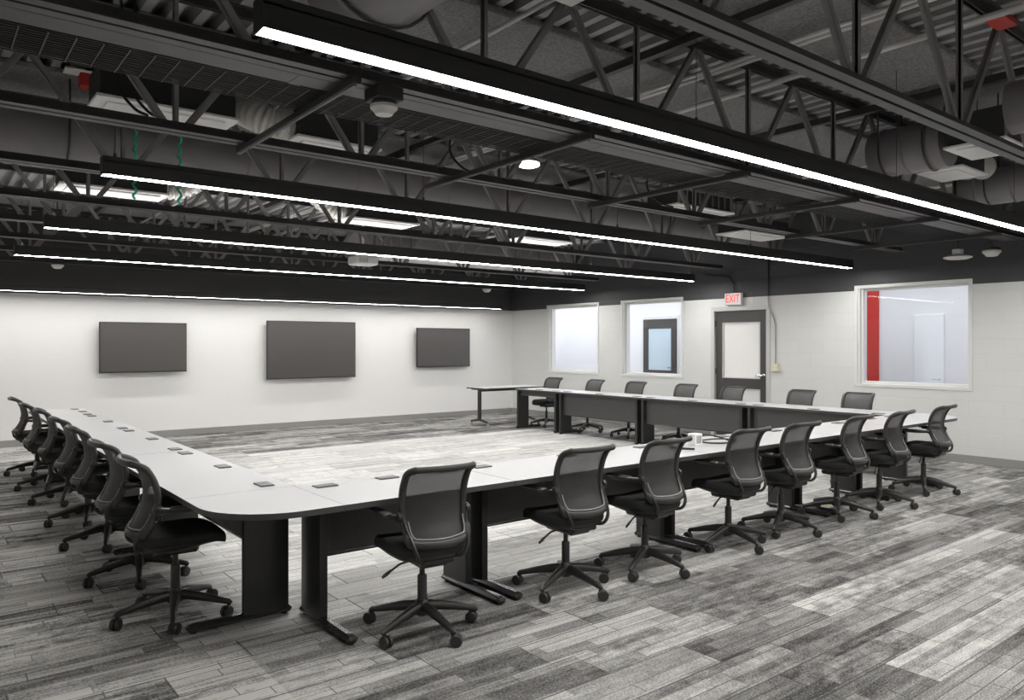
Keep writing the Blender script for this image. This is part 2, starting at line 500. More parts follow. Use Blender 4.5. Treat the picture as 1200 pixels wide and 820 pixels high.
# door in the block wall
d = thing('door_1', 'dark half-glazed door with a kick panel under the exit sign', 'door', (XR, (DOOR[0] + DOOR[1]) / 2, 0))
d['kind'] = 'structure'
hw = (DOOR[1] - DOOR[0]) / 2; dh = DOOR[2]
f = MB(); t = .06
f.box(-.02, WT, -hw - .012, -hw + t, 0, dh + .012, .004); f.box(-.02, WT, hw - t, hw + .012, 0, dh + .012, .004)
f.box(-.02, WT, -hw + t, hw - t, dh - t, dh + .012, .004)
f.build('door_frame', M['dframe'], d)
lw = hw - t - .004; lh = dh - t - .004
L = MB(); st = .135; x0, x1 = .03, .075
rails = [(0.012, .25), (.82, .99), (lh - .19, lh)]
L.box(x0, x1, -lw, -lw + st, .012, lh, .003); L.box(x0, x1, lw - st, lw, .012, lh, .003)
for z0, z1 in rails: L.box(x0, x1, -lw + st, lw - st, z0, z1, .003)
leaf = L.build('door_leaf', M['door'], d)
bead = MB()
for z0, z1 in ((.25, .82), (.99, lh - .19)):
    bead.box(x0 - .006, x1 + .006, -lw + st - .004, -lw + st + .018, z0, z1, .002); bead.box(x0 - .006, x1 + .006, lw - st - .018, lw - st + .004, z0, z1, .002)
    bead.box(x0 - .006, x1 + .006, -lw + st + .018, lw - st - .018, z0, z0 + .018, .002); bead.box(x0 - .006, x1 + .006, -lw + st + .018, lw - st - .018, z1 - .018, z1, .002)
bead.build('glazing_bead', M['dframe'], leaf)
MB().box(.048, .056, -lw + st, lw - st, .99, lh - .19).build('door_pane', M['frost'], leaf, smooth=False)
MB().box(.044, .060, -lw + st, lw - st, .25, .82).build('kick_panel', M['wframe'], leaf, smooth=False)
h = MB(); yh = -lw + .065
h.lathe([(.001, 0), (.032, 0), (.032, .006), (.026, .01), (.011, .012), (.011, .055), (.001, .055)], 18,
        Matrix.Translation((x0, yh, 1.05)) @ Matrix.Rotation(-PI / 2, 4, 'Y'))
h.tube([(x0 - .05, yh, 1.05), (x0 - .052, yh + .03, 1.05), (x0 - .052, yh + .125, 1.047)], [.014, .014, .010], 10)
h.build('door_handle', M['chrome'], leaf)
hg = MB()
for z in (.28, 1.1, 1.92): hg.tube([(.022, lw + .004, z - .05), (.022, lw + .004, z + .05)], .009, 8)
hg.build('hinge', M['door'], leaf)

# hall seen through the windows and the door
HX = 13.0
o = MB().box(HX, HX + .15, 1.5, 18, 0, 3.0).build('wall_hall', M['hall'], smooth=False)
struct(o, 'pale wall of the hall beyond the interior windows', 'wall')
mb = MB(); mb.box(XR + WT, HX, 1.35, 1.5, 0, 3.0); mb.box(XR + WT, HX, 17.8, 18, 0, 3.0); mb.box(XR + WT - .1, XR + WT, YB + .2, 18, 0, 3.0)
o = mb.build('wall_hall_ends', M['hall'], smooth=False); struct(o, 'end walls of the hall beyond the windows', 'wall')
o = MB().box(XR + WT, HX + .15, 1.35, 18, 2.9, 3.0).build('ceiling_hall', M['hall'], smooth=False)
struct(o, 'pale ceiling of the hall beyond the windows', 'ceiling')
o = MB().box(HX - .03, HX, 6.27, 6.47, 0, 2.9, .004).build('trim_1', M['red'])
struct(o, 'red vertical strip on the hall wall seen through the wide window', 'trim')
d2 = thing('door_2', 'dark door with pale blue glazing on the hall wall', 'door', (HX, 11.12, 0)); d2['kind'] = 'structure'
f = MB()
for (y0, y1, z0, z1) in ((-.47, -.33, 0, 2.13), (.33, .47, 0, 2.13), (-.33, .33, 1.93, 2.13), (-.33, .33, 0, .25), (-.33, .33, .82, 1.0)):
    f.box(-.05, 0, y0, y1, z0, z1, .004)
f.build('door_leaf', M['door'], d2)
MB().box(-.03, -.02, -.33, .33, 1.0, 1.93).build('door_pane', M['blue'], d2, smooth=False)
MB().box(-.03, -.02, -.33, .33, .25, .82).build('kick_panel', M['blue'], d2, smooth=False)
f = MB(); f.box(-.02, 0, -.53, -.47, 0, 2.2, .003); f.box(-.02, 0, .47, .53, 0, 2.2, .003); f.box(-.02, 0, -.47, .47, 2.13, 2.2, .003)
f.build('door_frame', M['wframe'], d2)
h = MB(); h.tube([(-.05, -.40, 1.06), (-.10, -.40, 1.06), (-.10, -.28, 1.06)], .011, 8); h.build('door_handle', M['chrome'], d2)
d3 = thing('reflection_stand_in', 'pale door shape added on the hall wall, standing in for a reflection in the wide window', 'door', (HX, 5.45, 0)); d3['kind'] = 'structure'
MB().box(-.03, 0, -.23, .23, 0, 2.05, .004).build('door_leaf', M['reflpanel'], d3)  # pale leaf added in place of a reflection in the window glass
h = MB(); h.tube([(-.03, -.17, 1.0), (-.08, -.17, 1.0), (-.08, -.07, 1.0)], .010, 8); h.build('door_handle', M['wframe'], d3)

def ceil_at(y):
    return DECK - .05 if any(j + .40 - .06 < y < j + 1.12 + .06 for i, j in enumerate(JOISTS[1:9]) if i not in (5, 6)) else DECK
def area(name, loc, sx, sy, power, rot=(0, 0, 0), col=(1, 1, 1)):
    l = bpy.data.lights.new(name, 'AREA'); l.shape = 'RECTANGLE'; l.size = sx; l.size_y = sy; l.energy = power; l.color = col
    o = bpy.data.objects.new(name, l); COL.objects.link(o); o.location = loc; o.rotation_euler = rot
    return o
area('unseen_hall_lamp', (12.0, 4.6, 2.88), .6, 5, 52, col=(.97, .98, 1))  # unseen area lamps, added to light the hall
area('unseen_hall_lamp', (12.0, 12.2, 2.88), .6, 8, 125, col=(.97, .98, 1))

# ------------------------------------------------------------------ screens on the back wall
def screen(x0, x1, z0, z1, label, group):
    cx = (x0 + x1) / 2; w = (x1 - x0) / 2; hgt = z1 - z0
    t = thing('wall_screen', label, 'screen', (cx, YB, z0), 0, group)
    MB().box(-w, w, -.155, -.115, 0, hgt, .006).build('housing', M['bezel'], t)
    MB().box(-w + .014, w - .014, -.158, -.154, .022, hgt - .014).build('display', M['screen'], t, smooth=False)
    mb = MB(); mb.box(-w * .5, w * .5, -.03, 0, hgt * .3, hgt * .7, .004)
    for sx in (-1, 1): mb.box(sx * w * .4 - .02, sx * w * .4 + .02, -.115, -.03, hgt * .22, hgt * .78, .003)
    mb.build('wall_bracket', M['bezel'], t)
screen(2.31, 3.64, 1.10, 1.925, 'black switched-off flat screen on the white wall, nearest the left row of chairs', 'wall screens')
screen(5.03, 6.80, .925, 2.0, 'largest black flat screen, in the middle of the white wall', 'wall screens')
screen(8.20, 9.55, 1.09, 1.915, 'black flat screen on the white wall nearest the room corner', 'wall screens')

# exit sign, conduit, box
t = thing('exit_sign', 'lit exit sign with red letters above the dark door', 'sign', (XR, 7.655, 2.225))
MB().box(-.075, -.012, -.165, .165, 0, .20, .006).build('housing', M['white'], t)
MB().box(-.079, -.074, -.155, .155, .012, .188).build('sign_face', M['signface'], t, smooth=False)
MB().box(-.012, .0, -.05, .05, .06, .14).build('mounting_plate', M['white'], t)
def text_mesh(name, body, size, depth, m, parent, mtx):
    cu = bpy.data.curves.new(name, 'FONT'); cu.body = body; cu.size = size; cu.extrude = depth; cu.align_x = 'CENTER'; cu.align_y = 'CENTER'
    tmp = bpy.data.objects.new(name + '_curve', cu); COL.objects.link(tmp)
    bpy.context.view_layer.update()
    dg = bpy.context.evaluated_depsgraph_get()
    me = bpy.data.meshes.new_from_object(tmp.evaluated_get(dg))
    bpy.data.objects.remove(tmp); bpy.data.curves.remove(cu)
    me.transform(mtx); me.materials.clear(); me.materials.append(m); me.name = name
    o = bpy.data.objects.new(name, me); COL.objects.link(o); o.parent = parent
    return o
faceX = Matrix(((0, 0, -1, -.081), (-1, 0, 0, 0), (0, 1, 0, .10), (0, 0, 0, 1)))
lt = text_mesh('lettering', 'EXIT', .165, .002, M['signred'], t, faceX @ Matrix.Diagonal((.82, 1.12, 1, 1)))
MB().tube([(-.03, 0, .20), (-.03, 0, .34), (-.03, .1, .48), (-.03, .6, .55)], .011, 8).build('conduit', M['cable'], t)

t = thing('junction_box', 'beige electrical box on the block wall beside the door, fed by a bent conduit', 'electrical box', (XR, 6.885, 1.12))
MB().box(-.055, 0, -.065, .065, 0, .13, .006).build('box_body', M['beige'], t)
MB().box(-.060, -.054, -.058, .058, .008, .122, .003).build('cover_plate', M['beige'], t)
MB().tube([(-.02, 0, .12), (-.02, 0, .76), (-.02, .02, .84), (-.02, .10, 1.0), (-.02, .125, 1.07), (-.02, .13, PAINT - 1.12)], .011, 10).build('conduit', M['conduit'], t)
MB().tube([(-.02, .13, PAINT - 1.1195), (-.02, .13, 2.4)], .011, 10).build('upper_conduit', M['cable'], t)['label'] = 'black painted upper length of the conduit'

# ------------------------------------------------------------------ tables
def table(name, label, length, depth, loc, rz, modesty, groms, group):
    """local x along the row, y from the chair side (0) to the inner side (depth)"""
    t = thing(name, label, 'table', loc, rz, group)
    poly = [(.002, 0), (length - .002, 0), (length - .002, depth), (.002, depth)]
    mb = MB(); mb.prism(poly, TZ - .030, TZ, 0, 1)
    mb.build('tabletop', [M['laminate'], M['edge']], t, smooth=False)
    for gx, gy in groms:
        g = MB(); g.box(gx - .065, gx + .065, gy - .04, gy + .04, TZ - .001, TZ + .008, .003)
        lid = g.build('power_grommet', M['grom'], t)
    for e in (0, 1):
        xx = .065 if e == 0 else length - .065
        sgn = 1 if e == 0 else -1
        lg = MB()
        # folded steel panel, bowed a little on its outer face
        n = 8; y0, y1 = depth - .265, depth - .012
        pts = []
        for k in range(n + 1):
            a = k / n; pts.append((xx - sgn * (.022 + .010 * math.sin(PI * a)), y0 + (y1 - y0) * a))
        pts += [(xx + sgn * .022, y1), (xx + sgn * .022, y0)]
        if sgn < 0: pts = pts[::-1]
        lg.prism(pts[::-1] if sgn > 0 else pts[::-1], .03, TZ - .045)
        lg.box(xx - .03, xx + .03, .10, depth - .02, TZ - .055, TZ - .030, .004)
        lgo = lg.build('leg', M['legm'], t)
        ft = MB(); ft.box(xx - .032, xx + .032, .035, depth + .01, .010, .044, .013)
        ft.box(xx - .018, xx + .018, .06, depth - .02, .040, .050, .005)
        ft.build('foot', M['foot'], lgo)
        gl = MB()
        for gy in (.07, depth - .03): gl.lathe([(.018, 0), (.02, .004), (.012, .010)], 10, Matrix.Translation((xx, gy, 0)))
        gl.build('glide', M['plastic'], lgo)
    if modesty:
        m0 = .335
        MB().box(.09, length - .09, depth - .095, depth - .077, m0, TZ - .031, .002).build('modesty_panel', M['panel'], t)
        MB().tube([(.09, depth - .086, m0), (length - .09, depth - .086, m0)], .012, 8).build('lower_rail', M['foot'], t)
        MB().box(.09, length - .09, depth - .35, depth - .20, TZ - .085, TZ - .034, .004).build('cable_trough', M['plastic'], t)
    else:
        MB().box(.09, length - .09, depth - .095, depth - .07, TZ - .12, TZ - .031, .002).build('apron', M['panel'], t)
    return t
def groms(L, D): return [(.14, D - .12), (L * .5, D - .10), (L - .14, D - .12)]

ND, SD = .66, .60
YN = 3.51
XO, XI = 1.10, 1.70           # left row: chair side, inner side
RI, RO = 8.80, 9.40           # right row: inner side, chair side
YC = YN + ND                  # 4.17
near_units = [(XI, 2.80, 'short black-legged table with pale top, leftmost of the row nearest the camera', 1),
              (2.80, 4.65, 'long black-legged table with pale top, second from left in the row nearest the camera', 1),
              (4.65, 6.50, 'long pale table carrying the small white box and black cables', 1),
              (6.50, 7.65, 'short black-legged pale table, fourth from left in the row nearest the camera', 1),
              (7.65, RI, 'short black-legged pale table at the right end of the row nearest the camera', 1)]
for a, b, lab, md in near_units:
    table('conference_table', lab, b - a, ND, (a, YN, 0), 0, md, groms(b - a, ND), 'tables nearest the camera')
side_units = [(YC, 6.07), (6.07, 7.97), (7.97, 9.87), (9.87, 11.05)]
llab = ['pale table of the left row, nearest the camera', 'second pale table from the camera in the left row',
        'third pale table from the camera in the left row', 'short pale table at the far end of the left row']
rlab = ['pale table of the right row that meets the near row', 'second pale table from the camera in the right row along the block wall',
        'third pale table from the camera in the right row, below the middle window', 'short pale table without a front panel at the far end of the right row']
for k, (a, b) in enumerate(side_units):
    g = [(L_, D_) for L_, D_ in groms(b - a, SD)]
    table('conference_table', llab[k], b - a, SD, (XO, b, 0), -PI / 2, 1, g, 'tables of the left row')
    table('conference_table', rlab[k], b - a, SD, (RO, a, 0), PI / 2, k < 3, g, 'tables of the right row')
def corner(label, x0, x1, side, loc):
    t = thing('corner_table', label, 'table', loc)
    w = x1 - x0; r = .40; n = 14
    arc = [(r - r * math.cos(PI / 2 * k / n), r - r * math.sin(PI / 2 * k / n)) for k in range(n + 1)]   # (0,r)->(r,0)
    poly = arc + [(w, 0), (w, ND), (0, ND)]
    if side > 0: poly = [(w - x, y) for x, y in poly][::-1]
    MB().prism(poly, TZ - .030, TZ, 0, 1).build('tabletop', [M['laminate'], M['edge']], t, smooth=True, angle=40)
    b = MB(); zb = (TZ - .0365, TZ - .0305)
    b.box(.10, w - .10, ND - .14, ND + .03, *zb)
    if side < 0: b.box(w - .1, w + .03, .12, ND - .2, *zb)
    else: b.box(-.03, .1, .12, ND - .2, *zb)
    b.build('support_bracket', M['legm'], t)
corner('rounded pale corner top joining the left row and the row nearest the camera', XO, XI, -1, (XO, YN, 0))
corner('rounded pale corner top at the right end of the row nearest the camera', RI, RO, 1, (RI, YN, 0))

# caster table beyond the end of the right row
t = thing('folding_table', 'small pale-topped flip table on casters beyond the far end of the right row', 'table', (9.05, 11.72, 0), 0)
MB().prism([(-.66, -.32), (.80, -.32), (.80, .32), (-.66, .32)], .713, .737, 0, 1).build('tabletop', [M['laminate'], M['edge']], t, smooth=False)
MB().box(-.60, .60, -.03, .03, .66, .70, .005).build('crossbar', M['legm'], t)
for sx in (-1, 1):
    l = MB(); xx = sx * .58
    l.box(xx - .024, xx + .024, -.04, .04, .12, .70, .008)
    l.box(xx - .025, xx + .025, -.24, .24, .690, .7125, .005)
    l.tube([(xx, -.27, .085), (xx, -.10, .115), (xx, 0, .125), (xx, .10, .115), (xx, .27, .085)], [.018, .024, .028, .024, .018], 10)
    lo = l.build('leg', M['legm'], t)
    for sy in (-1, 1):
        c = MB(); c.lathe([(.02, -.014), (.032, -.012), (.034, 0), (.032, .012), (.02, .014)], 14, Matrix.Translation((xx, sy * .27, .034)) @ Matrix.Rotation(PI / 2, 4, 'Y'))
        c.tube([(xx, sy * .27, .09), (xx, sy * .27, .05)], .010, 8)
        c.build('caster', M['conduit'], lo)

# small white box with cables on the near tables
t = thing('cable_hub', 'small white slatted box with black cables on the near table row', 'cable box', (4.93, 3.86, TZ + .0015))
mb = MB(); mb.box(-.045, .045, -.04, .04, 0, .095, .005); mb.build('box_body', M['white'], t)
mb = MB()
for k in range(5): mb.box(-.03 + k * .013, -.024 + k * .013, -.043, -.038, .02, .082)
mb.build('vent_slots', M['conduit'], t)
def loop(pts, n=8):
    out = []
    P = [Vector(p) for p in pts]
    for i in range(len(P) - 1):
        p0 = P[max(i - 1, 0)]; p1 = P[i]; p2 = P[i + 1]; p3 = P[min(i + 2, len(P) - 1)]
        for k in range(n):
            u = k / n
            out.append(.5 * ((2 * p1) + (-p0 + p2) * u + (2 * p0 - 5 * p1 + 4 * p2 - p3) * u * u + (-p0 + 3 * p1 - 3 * p2 + p3) * u ** 3))
    out.append(P[-1]); return out
MB().tube(loop([(.04, .0, .07), (.14, -.02, .075), (.25, -.06, .05), (.36, -.10, .012), (.50, -.02, .010), (.42, .10, .010), (.25, .12, .010)]), .006, 8).build('cable', M['cable'], t)
MB().tube(loop([(.04, .01, .03), (.12, -.05, .014), (.24, -.11, .010), (.40, -.08, .010), (.55, .05, .010)]), .007, 8).build('cable', M['cable'], t)
MB().tube(loop([(-.04, .01, .06), (-.14, .04, .05), (-.25, .06, .03), (-.30, .0, .013), (-.32, -.10, .013), (-.26, -.2, .013)]), .009, 8).build('cable', M['cable'], t)

# ------------------------------------------------------------------ task chair (faces local +y)
def make_chair():
    t = thing('task_chair', 'x', 'chair', (0, 0, 0), 0)
    hub = MB()
    hub.lathe([(.018, .075), (.030, .080), (.046, .095), (.048, .125), (.040, .150), (.030, .165), (.028, .17)], 20)
    hb = hub.build('star_base', M['plastic'], t)
    for k in range(5):
        a = -PI / 2 + k * 2 * PI / 5
        ca, sa = math.cos(a), math.sin(a)
        arm = MB()
        pts = [(ca * r, sa * r, z) for r, z in ((.025, .128), (.09, .124), (.18, .108), (.26, .090), (.298, .082), (.312, .072))]
        arm.tube(pts, [.030, .028, .0225, .018, .016, .011], 10, up=(0, 0, 1), squash=.95)
        arm.tube([(ca * .298, sa * .298, .085), (ca * .298, sa * .298, .052)], .010, 10)
        arm.build('base_arm', M['plastic'], hb)
        c = MB()
        b = a + .9 + k * 1.7
        R = Matrix.Translation((ca * .298 + .018 * math.cos(b), sa * .298 + .018 * math.sin(b), .0325)) @ Matrix.Rotation(b + PI / 2, 4, 'Z') @ Matrix.Rotation(PI / 2, 4, 'Y')
        for q in (-1, 1):
            c.lathe([(.004, q * .004), (.029, q * .004), (.0325, q * .008), (.0325, q * .019), (.028, q * .024), (.006, q * .026)][::q], 16, R)
        # hood over the twin wheel
        hd = []
        for i in range(9):
            u = -.1 * PI + i / 8 * 1.0 * PI
            hd.append(R @ Vector((-math.sin(u) * .034, math.cos(u) * .034, 0)))
        c.box(-.008, .008, -.010, .022, .014, .046, .004, mtx=Matrix.Translation((ca * .298, sa * .298, 0)) @ Matrix.Rotation(b - PI / 2, 4, 'Z'))
        c.build('caster', M['plastic'], t)
    col = MB(); col.lathe([(.026, .15), (.026, .29), (.024, .30), (.015, .302), (.015, .385)], 18)
    col.build('gas_column', M['plastic'], t)
    me = MB()
    me.box(-.085, .085, -.15, .11, .372, .415, .014)
    me.box(-.10, .10, -.19, -.12, .395, .432, .012)
    me.build('tilt_mechanism', M['plastic'], t)
    lv = MB(); lv.tube([(-.08, -.02, .393), (-.15, -.03, .385), (-.21, -.045, .362)], [.007, .006, .006], 8)
    lv.tube([(-.205, -.043, .364), (-.235, -.052, .352), (-.262, -.06, .342)], [.008, .012, .009], 8, squash=.6)
    lv.build('tilt_lever', M['plastic'], t)
    # seat: rounded slab, waterfall front, dished
    def plan(a, k):
        ex = 2 / 3.6
        c, s_ = math.cos(a), math.sin(a)
        x = math.copysign(abs(c) ** ex, c); y = math.copysign(abs(s_) ** ex, s_)
        w = .218 - .018 * (1 - y) * .5
        return x * w * k, .02 + y * .235 * k
    def seat_mesh(layers, name, m):
        mb = MB(); n = 40; vs = []; fs = []
        for k, z in layers:
            for i in range(n):
                x, y = plan(2 * PI * i / n, k)
                fall = max(0, (y - .12) / .135); zz = z - .038 * fall ** 2 - (.0 if k > .99 else .0)
                if z > .45: zz -= .012 * (1 - (min(1, (abs(x) / .2)) ** 2)) * (1 if k < .9 else .3)
                else: zz += .03 * max(0, (y - .0) / .25) - .0
                vs.append((x, y, zz))
        for j in range(len(layers) - 1):
            for i in range(n): fs.append((j * n + i, j * n + (i + 1) % n, (j + 1) * n + (i + 1) % n, (j + 1) * n + i))
        fs.append(tuple(range(n - 1, -1, -1))); fs.append(tuple((len(layers) - 1) * n + i for i in range(n)))
        mb._add(vs, fs); return mb.build(name, m, t, angle=60)
    seat_mesh([(.93, .449), (.985, .452), (1.0, .462), (1.0, .485), (.975, .503), (.92, .512), (.7, .516), (.35, .516)], 'seat', M['seat'])
    seat_mesh([(.35, .405), (.6, .408), (.85, .420), (.955, .436), (.965, .4485)], 'seat_pan', M['plastic'])
    # backrest surface
    prof = [(0, -.238), (.06, -.232), (.14, -.214), (.25, -.190), (.38, -.172), (.52, -.168), (.66, -.176), (.78, -.192), (.88, -.215), (.95, -.245), (1, -.285)]
    def py(v):
        for i in range(len(prof) - 1):
            if v <= prof[i + 1][0]:
                a = (v - prof[i][0]) / (prof[i + 1][0] - prof[i][0]); a = a
                return prof[i][1] * (1 - a) + prof[i + 1][1] * a
        return prof[-1][1]
    Z0, Z1 = .515, .925
    def bpt(u, v):      # u -1..1
        hw = .170 + .014 * math.sin(min(1, v / .75) * PI / 2)
        y = py(max(0, min(1, v)))
        return Vector((u * hw, y + .058 * u * u * (1 - .45 * v), Z0 + (Z1 - Z0) * v - .012 * (v > .9) * (v - .9) * 10 + .010 * (u * u) * (1 - v)))
    # rounded rectangle outline
    ring = []
    rc = .12
    def cr(cx, cy, a0):
        for k in range(7):
            a = a0 + k / 6 * PI / 2
            ring.append((cx + rc * 1.0 * math.cos(a), cy + rc * math.sin(a)))
    cr(1 - rc, 1 - rc, 0); 
    for k in range(1, 8): ring.append((1 - rc - (2 - 2 * rc) * k / 8, 1))
    cr(-1 + rc, 1 - rc, PI / 2)
    for k in range(1, 12): ring.append((-1, 1 - rc - (1 - 2 * rc) * k / 12))
    cr(-1 + rc, rc, PI)
    for k in range(1, 8): ring.append((-1 + rc + (2 - 2 * rc) * k / 8, 0))
    cr(1 - rc, rc, 1.5 * PI)
    for k in range(1, 12): ring.append((1, rc + (1 - 2 * rc) * k / 12))
    R = []
    for u, v in ring: R.append(bpt(u, v))
    rad = [.0145 + (.007 if v < .12 else 0) + (.003 if abs(u) > .9 else 0) for u, v in ring]
    fr = MB(); fr.tube(R, rad, 10, closed=True, up=(0, 1, 0), squash=1.15)
    fr.build('back_frame', M['frame'], t, angle=60)
    # mesh panel filling the frame (fan of rings shrinking to the centre)
    mp = MB(); vs = []; fs = []; n = len(ring); K = 7
    for j in range(K):
        s_ = .985 * (1 - j / K)
        for u, v in ring: vs.append(bpt(u * s_, .5 + (v - .5) * s_) + Vector((0, .004, 0)))
    vs.append(bpt(0, .5) + Vector((0, .004, 0)))
    for j in range(K - 1):
        for i in range(n): fs.append((j * n + i, j * n + (i + 1) % n, (j + 1) * n + (i + 1) % n, (j + 1) * n + i))
    for i in range(n): fs.append(((K - 1) * n + i, (K - 1) * n + (i + 1) % n, K * n))
    mp._add(vs, fs); mp.build('back_mesh', M['mesh'], t, angle=80)
    # pale piping line inside the lower rim
    lw = [(u, v) for (u, v) in ring if v < .30]
    lw.sort(key=lambda q: math.atan2(q[1] - .45, q[0]))
    pp = MB(); pp.tube([bpt(u * .905, .5 + (v - .5) * .855) + Vector((0, -.012, 0)) for u, v in lw], .0036, 6)
    pp.build('rim_piping', M['conduit'], t)['label'] = 'pale line along the lower rim of the back'
    # uprights carrying the back, and arms pivoting on them
    for sx in (-1, 1):
        up_ = MB()
        pts = [(sx * .08, -.15, .428), (sx * .125, -.215, .440), (sx * .155, -.224, .50), (sx * .176, -.168, .59), (sx * .188, -.135, .66)]
        up_.tube(loop(pts, 5), [.012] * 20 + [.011], 8, up=(0, 1, 0), squash=.8)
        up_.lathe([(.003, -.012), (.026, -.012), (.028, 0), (.026, .012), (.010, .014), (.010, .017), (.002, .017)], 16,
                  Matrix.Translation((sx * .201, -.130, .66)) @ Matrix.Rotation(sx * PI / 2, 4, 'Y'))
        up_.build('upright', M['plastic'], t)
        ar = MB()
        ar.tube(loop([(sx * .214, -.130, .66), (sx * .228, -.08, .655), (sx * .232, .0, .650), (sx * .230, .10, .650)], 5), [.014] * 8 + [.013] * 8, 8, up=(0, 0, 1), squash=1.0)
        ao = ar.build('armrest', M['plastic'], t)
        pd = MB(); pd.box(sx * .232 - .026, sx * .232 + .026, -.075, .135, .652, .673, .009)
        pd.build('arm_pad', M['pad'], ao)
    return t

chair = make_chair(); tree = tree_of(chair); first = [True]
def put(x, y, rz, label, group, base=0):
    r = put_(x, y, rz, label, group)
    if base:
        for c in kids(r):
            if c.name.startswith(('star_base', 'caster')): c.rotation_euler.z = math.radians(base)
    return r
def put_(x, y, rz, label, group):
    if first[0]:
        first[0] = False
        chair.location = (x, y, 0); chair.rotation_euler = (0, 0, rz); chair['label'] = label; chair['group'] = group
        return chair
    return copy_thing(chair, tree, (x, y, 0), rz, label, group)

near = [(2.16, 3.52, -4, 4), (3.24, 3.55, -2, 0), (3.95, 3.52, 2, 0), (4.94, 3.55, 0, -12), (5.66, 3.55, 0, 0), (6.58, 3.56, 5, 9), (7.34, 3.54, 4, 2), (8.37, 3.57, 3, 0)]
nl = ['black mesh-back task chair nearest the camera at the front table row, leftmost of that row',
      'black mesh-back task chair, second from left at the table row nearest the camera',
      'black mesh-back task chair, third from left at the table row nearest the camera',
      'black task chair just right of the small white cable box in the near row',
      'black mesh-back task chair, fifth from left at the table row nearest the camera',
      'black mesh-back task chair, third from the right end of the near table row',
      'black mesh-back task chair, second from the right end of the near table row',
      'black task chair at the right end of the near table row, by the rounded corner']
for (x, y, a, b), lab in zip(near, nl): put(x, y, math.radians(a), lab, 'chairs along the table row nearest the camera', b)
left = [(1.16, 4.55), (1.17, 5.48), (1.18, 6.55), (1.19, 7.50), (1.19, 8.60), (1.155, 9.52), (1.155, 10.70)]
ln = ['black task chair nearest the camera in the left row, seen side-on beside the rounded corner',
      'black task chair, second from the camera along the left table row',
      'black task chair, third from the camera along the left table row',
      'black task chair, fourth and middle of the seven along the left table row',
      'black task chair, third from the far end of the left table row',
      'black task chair, second from the far end of the left table row',
      'black task chair at the far end of the left table row, nearest the screens wall']
for (x, y), lab, a in zip(left, ln, (-3, 2, 0, 2, -2, 0, 0)): put(x, y, -PI / 2 + math.radians(a), lab, 'chairs along the left table row')
right = [(9.47, 10.92), (9.47, 9.80), (9.47, 8.80), (9.47, 7.74), (9.47, 6.85), (9.47, 5.74), (9.47, 4.92)]
rl = ['black task chair at the far right row end, visible below the table without front panel',
      'black task chair behind the right table row, second from the far end',
      'black task chair behind the right table row, below the window with the blue-glazed door',
      'black task chair behind the right table row, just left of the dark door',
      'black task chair behind the right table row, in front of the dark door',
      'black task chair behind the right table row, below the beige electrical box',
      'black task chair behind the right table row, nearest the wide window']
for (x, y), lab, a, b in zip(right, rl, (4, -3, 2, 0, 0, -2, 3), (0, -13, 0, 20, 0, 0, 0)): put(x, y, PI / 2 + math.radians(a), lab, 'chairs along the right table row', b)

for x, y, lab in ((3.57, 3.84, 'cream floor outlet cover under the near table row, behind the second chair from left'),
                  (6.86, 3.84, 'cream floor outlet cover under the near table row, toward its right end'),
                  (1.40, 7.03, 'cream floor outlet cover under the left table row')):
    t = thing('floor_outlet', lab, 'floor outlet', (x, y, 0), 0, 'floor outlet covers')
    MB().box(-.075, .075, -.075, .075, .0005, .007, .002).build('cover_frame', M['cream'], t)
    MB().box(-.055, .055, -.055, .055, .007, .010, .0015).build('lid', M['cream'], t)

# ------------------------------------------------------------------ joists
jl = ['overhead open-web steel joist nearest the camera', 'black open-web joist across the top right of the photo',
      'black open-web joist just beyond the nearest pendant light, beside the wire tray', 'black open-web joist just in front of the second pendant light',
      'black open-web joist hidden behind the second pendant light', 'black open-web joist between the second and third pendant lights',
      'black open-web joist just beyond the third pendant light', 'black open-web joist between the third and fourth pendant lights',
      'black open-web joist just beyond the fourth pendant light', 'black open-web joist closest to the wall with the screens']
BC = H + 1.25
def joist(y, label):
    t = thing('steel_joist', label, 'ceiling joist', (0, y, BC), 0, 'open-web ceiling joists')
    x0, x1 = XL, XR
    bc = MB()
    for s in (-1, 1):
        bc.box(XL + .1, 10.35, s * .010, s * .066, 0, .009); bc.box(XL + .1, 10.35, s * .010, s * .018, .009, .062)
    bc.build('bottom_chord', M['steel'], t, smooth=False)
    top = DECK - BC
    tc = MB()
    for s in (-1, 1):
        tc.box(x0, x1, s * .010, s * .062, top - .008, top); tc.box(x0, x1, s * .010, s * .018, top - .055, top - .008)
    tc.build('top_chord', M['steel'], t, smooth=False)
    def bar(xa, za, xb, zb, w, name):
        mb = MB(); v = Vector((xb - xa, 0, zb - za)); L = v.length
        mtx = Matrix.Translation((xa, 0, za)) @ Matrix.Rotation(math.atan2(v.x, v.z), 4, 'Y')
        mb.box(-w / 2, w / 2, -.009, .009, 0, L, .002, mtx=mtx); mb.box(-w / 2, -w / 2 + .006, -.009, .022, 0, L, mtx=mtx)
        mb.build(name, M['web'], t, smooth=False)
    k0 = 0 if y > 4 else 1
    for k in range(-2, 9):
        x = 1.2 * k
        if x < XL + .3: continue
        bar(x, .03, x, top - .03, .030, 'web_vertical')
        if x - .6 > x0: bar(x - .05, .03, x - .6, top - .03, .042, 'web_diagonal')
        if x + .6 < x1: bar(x + .05, .03, x + .6, top - .03, .042, 'web_diagonal')
    return t
for y, lab in list(zip(JOISTS, jl))[1:]: joist(y, lab)

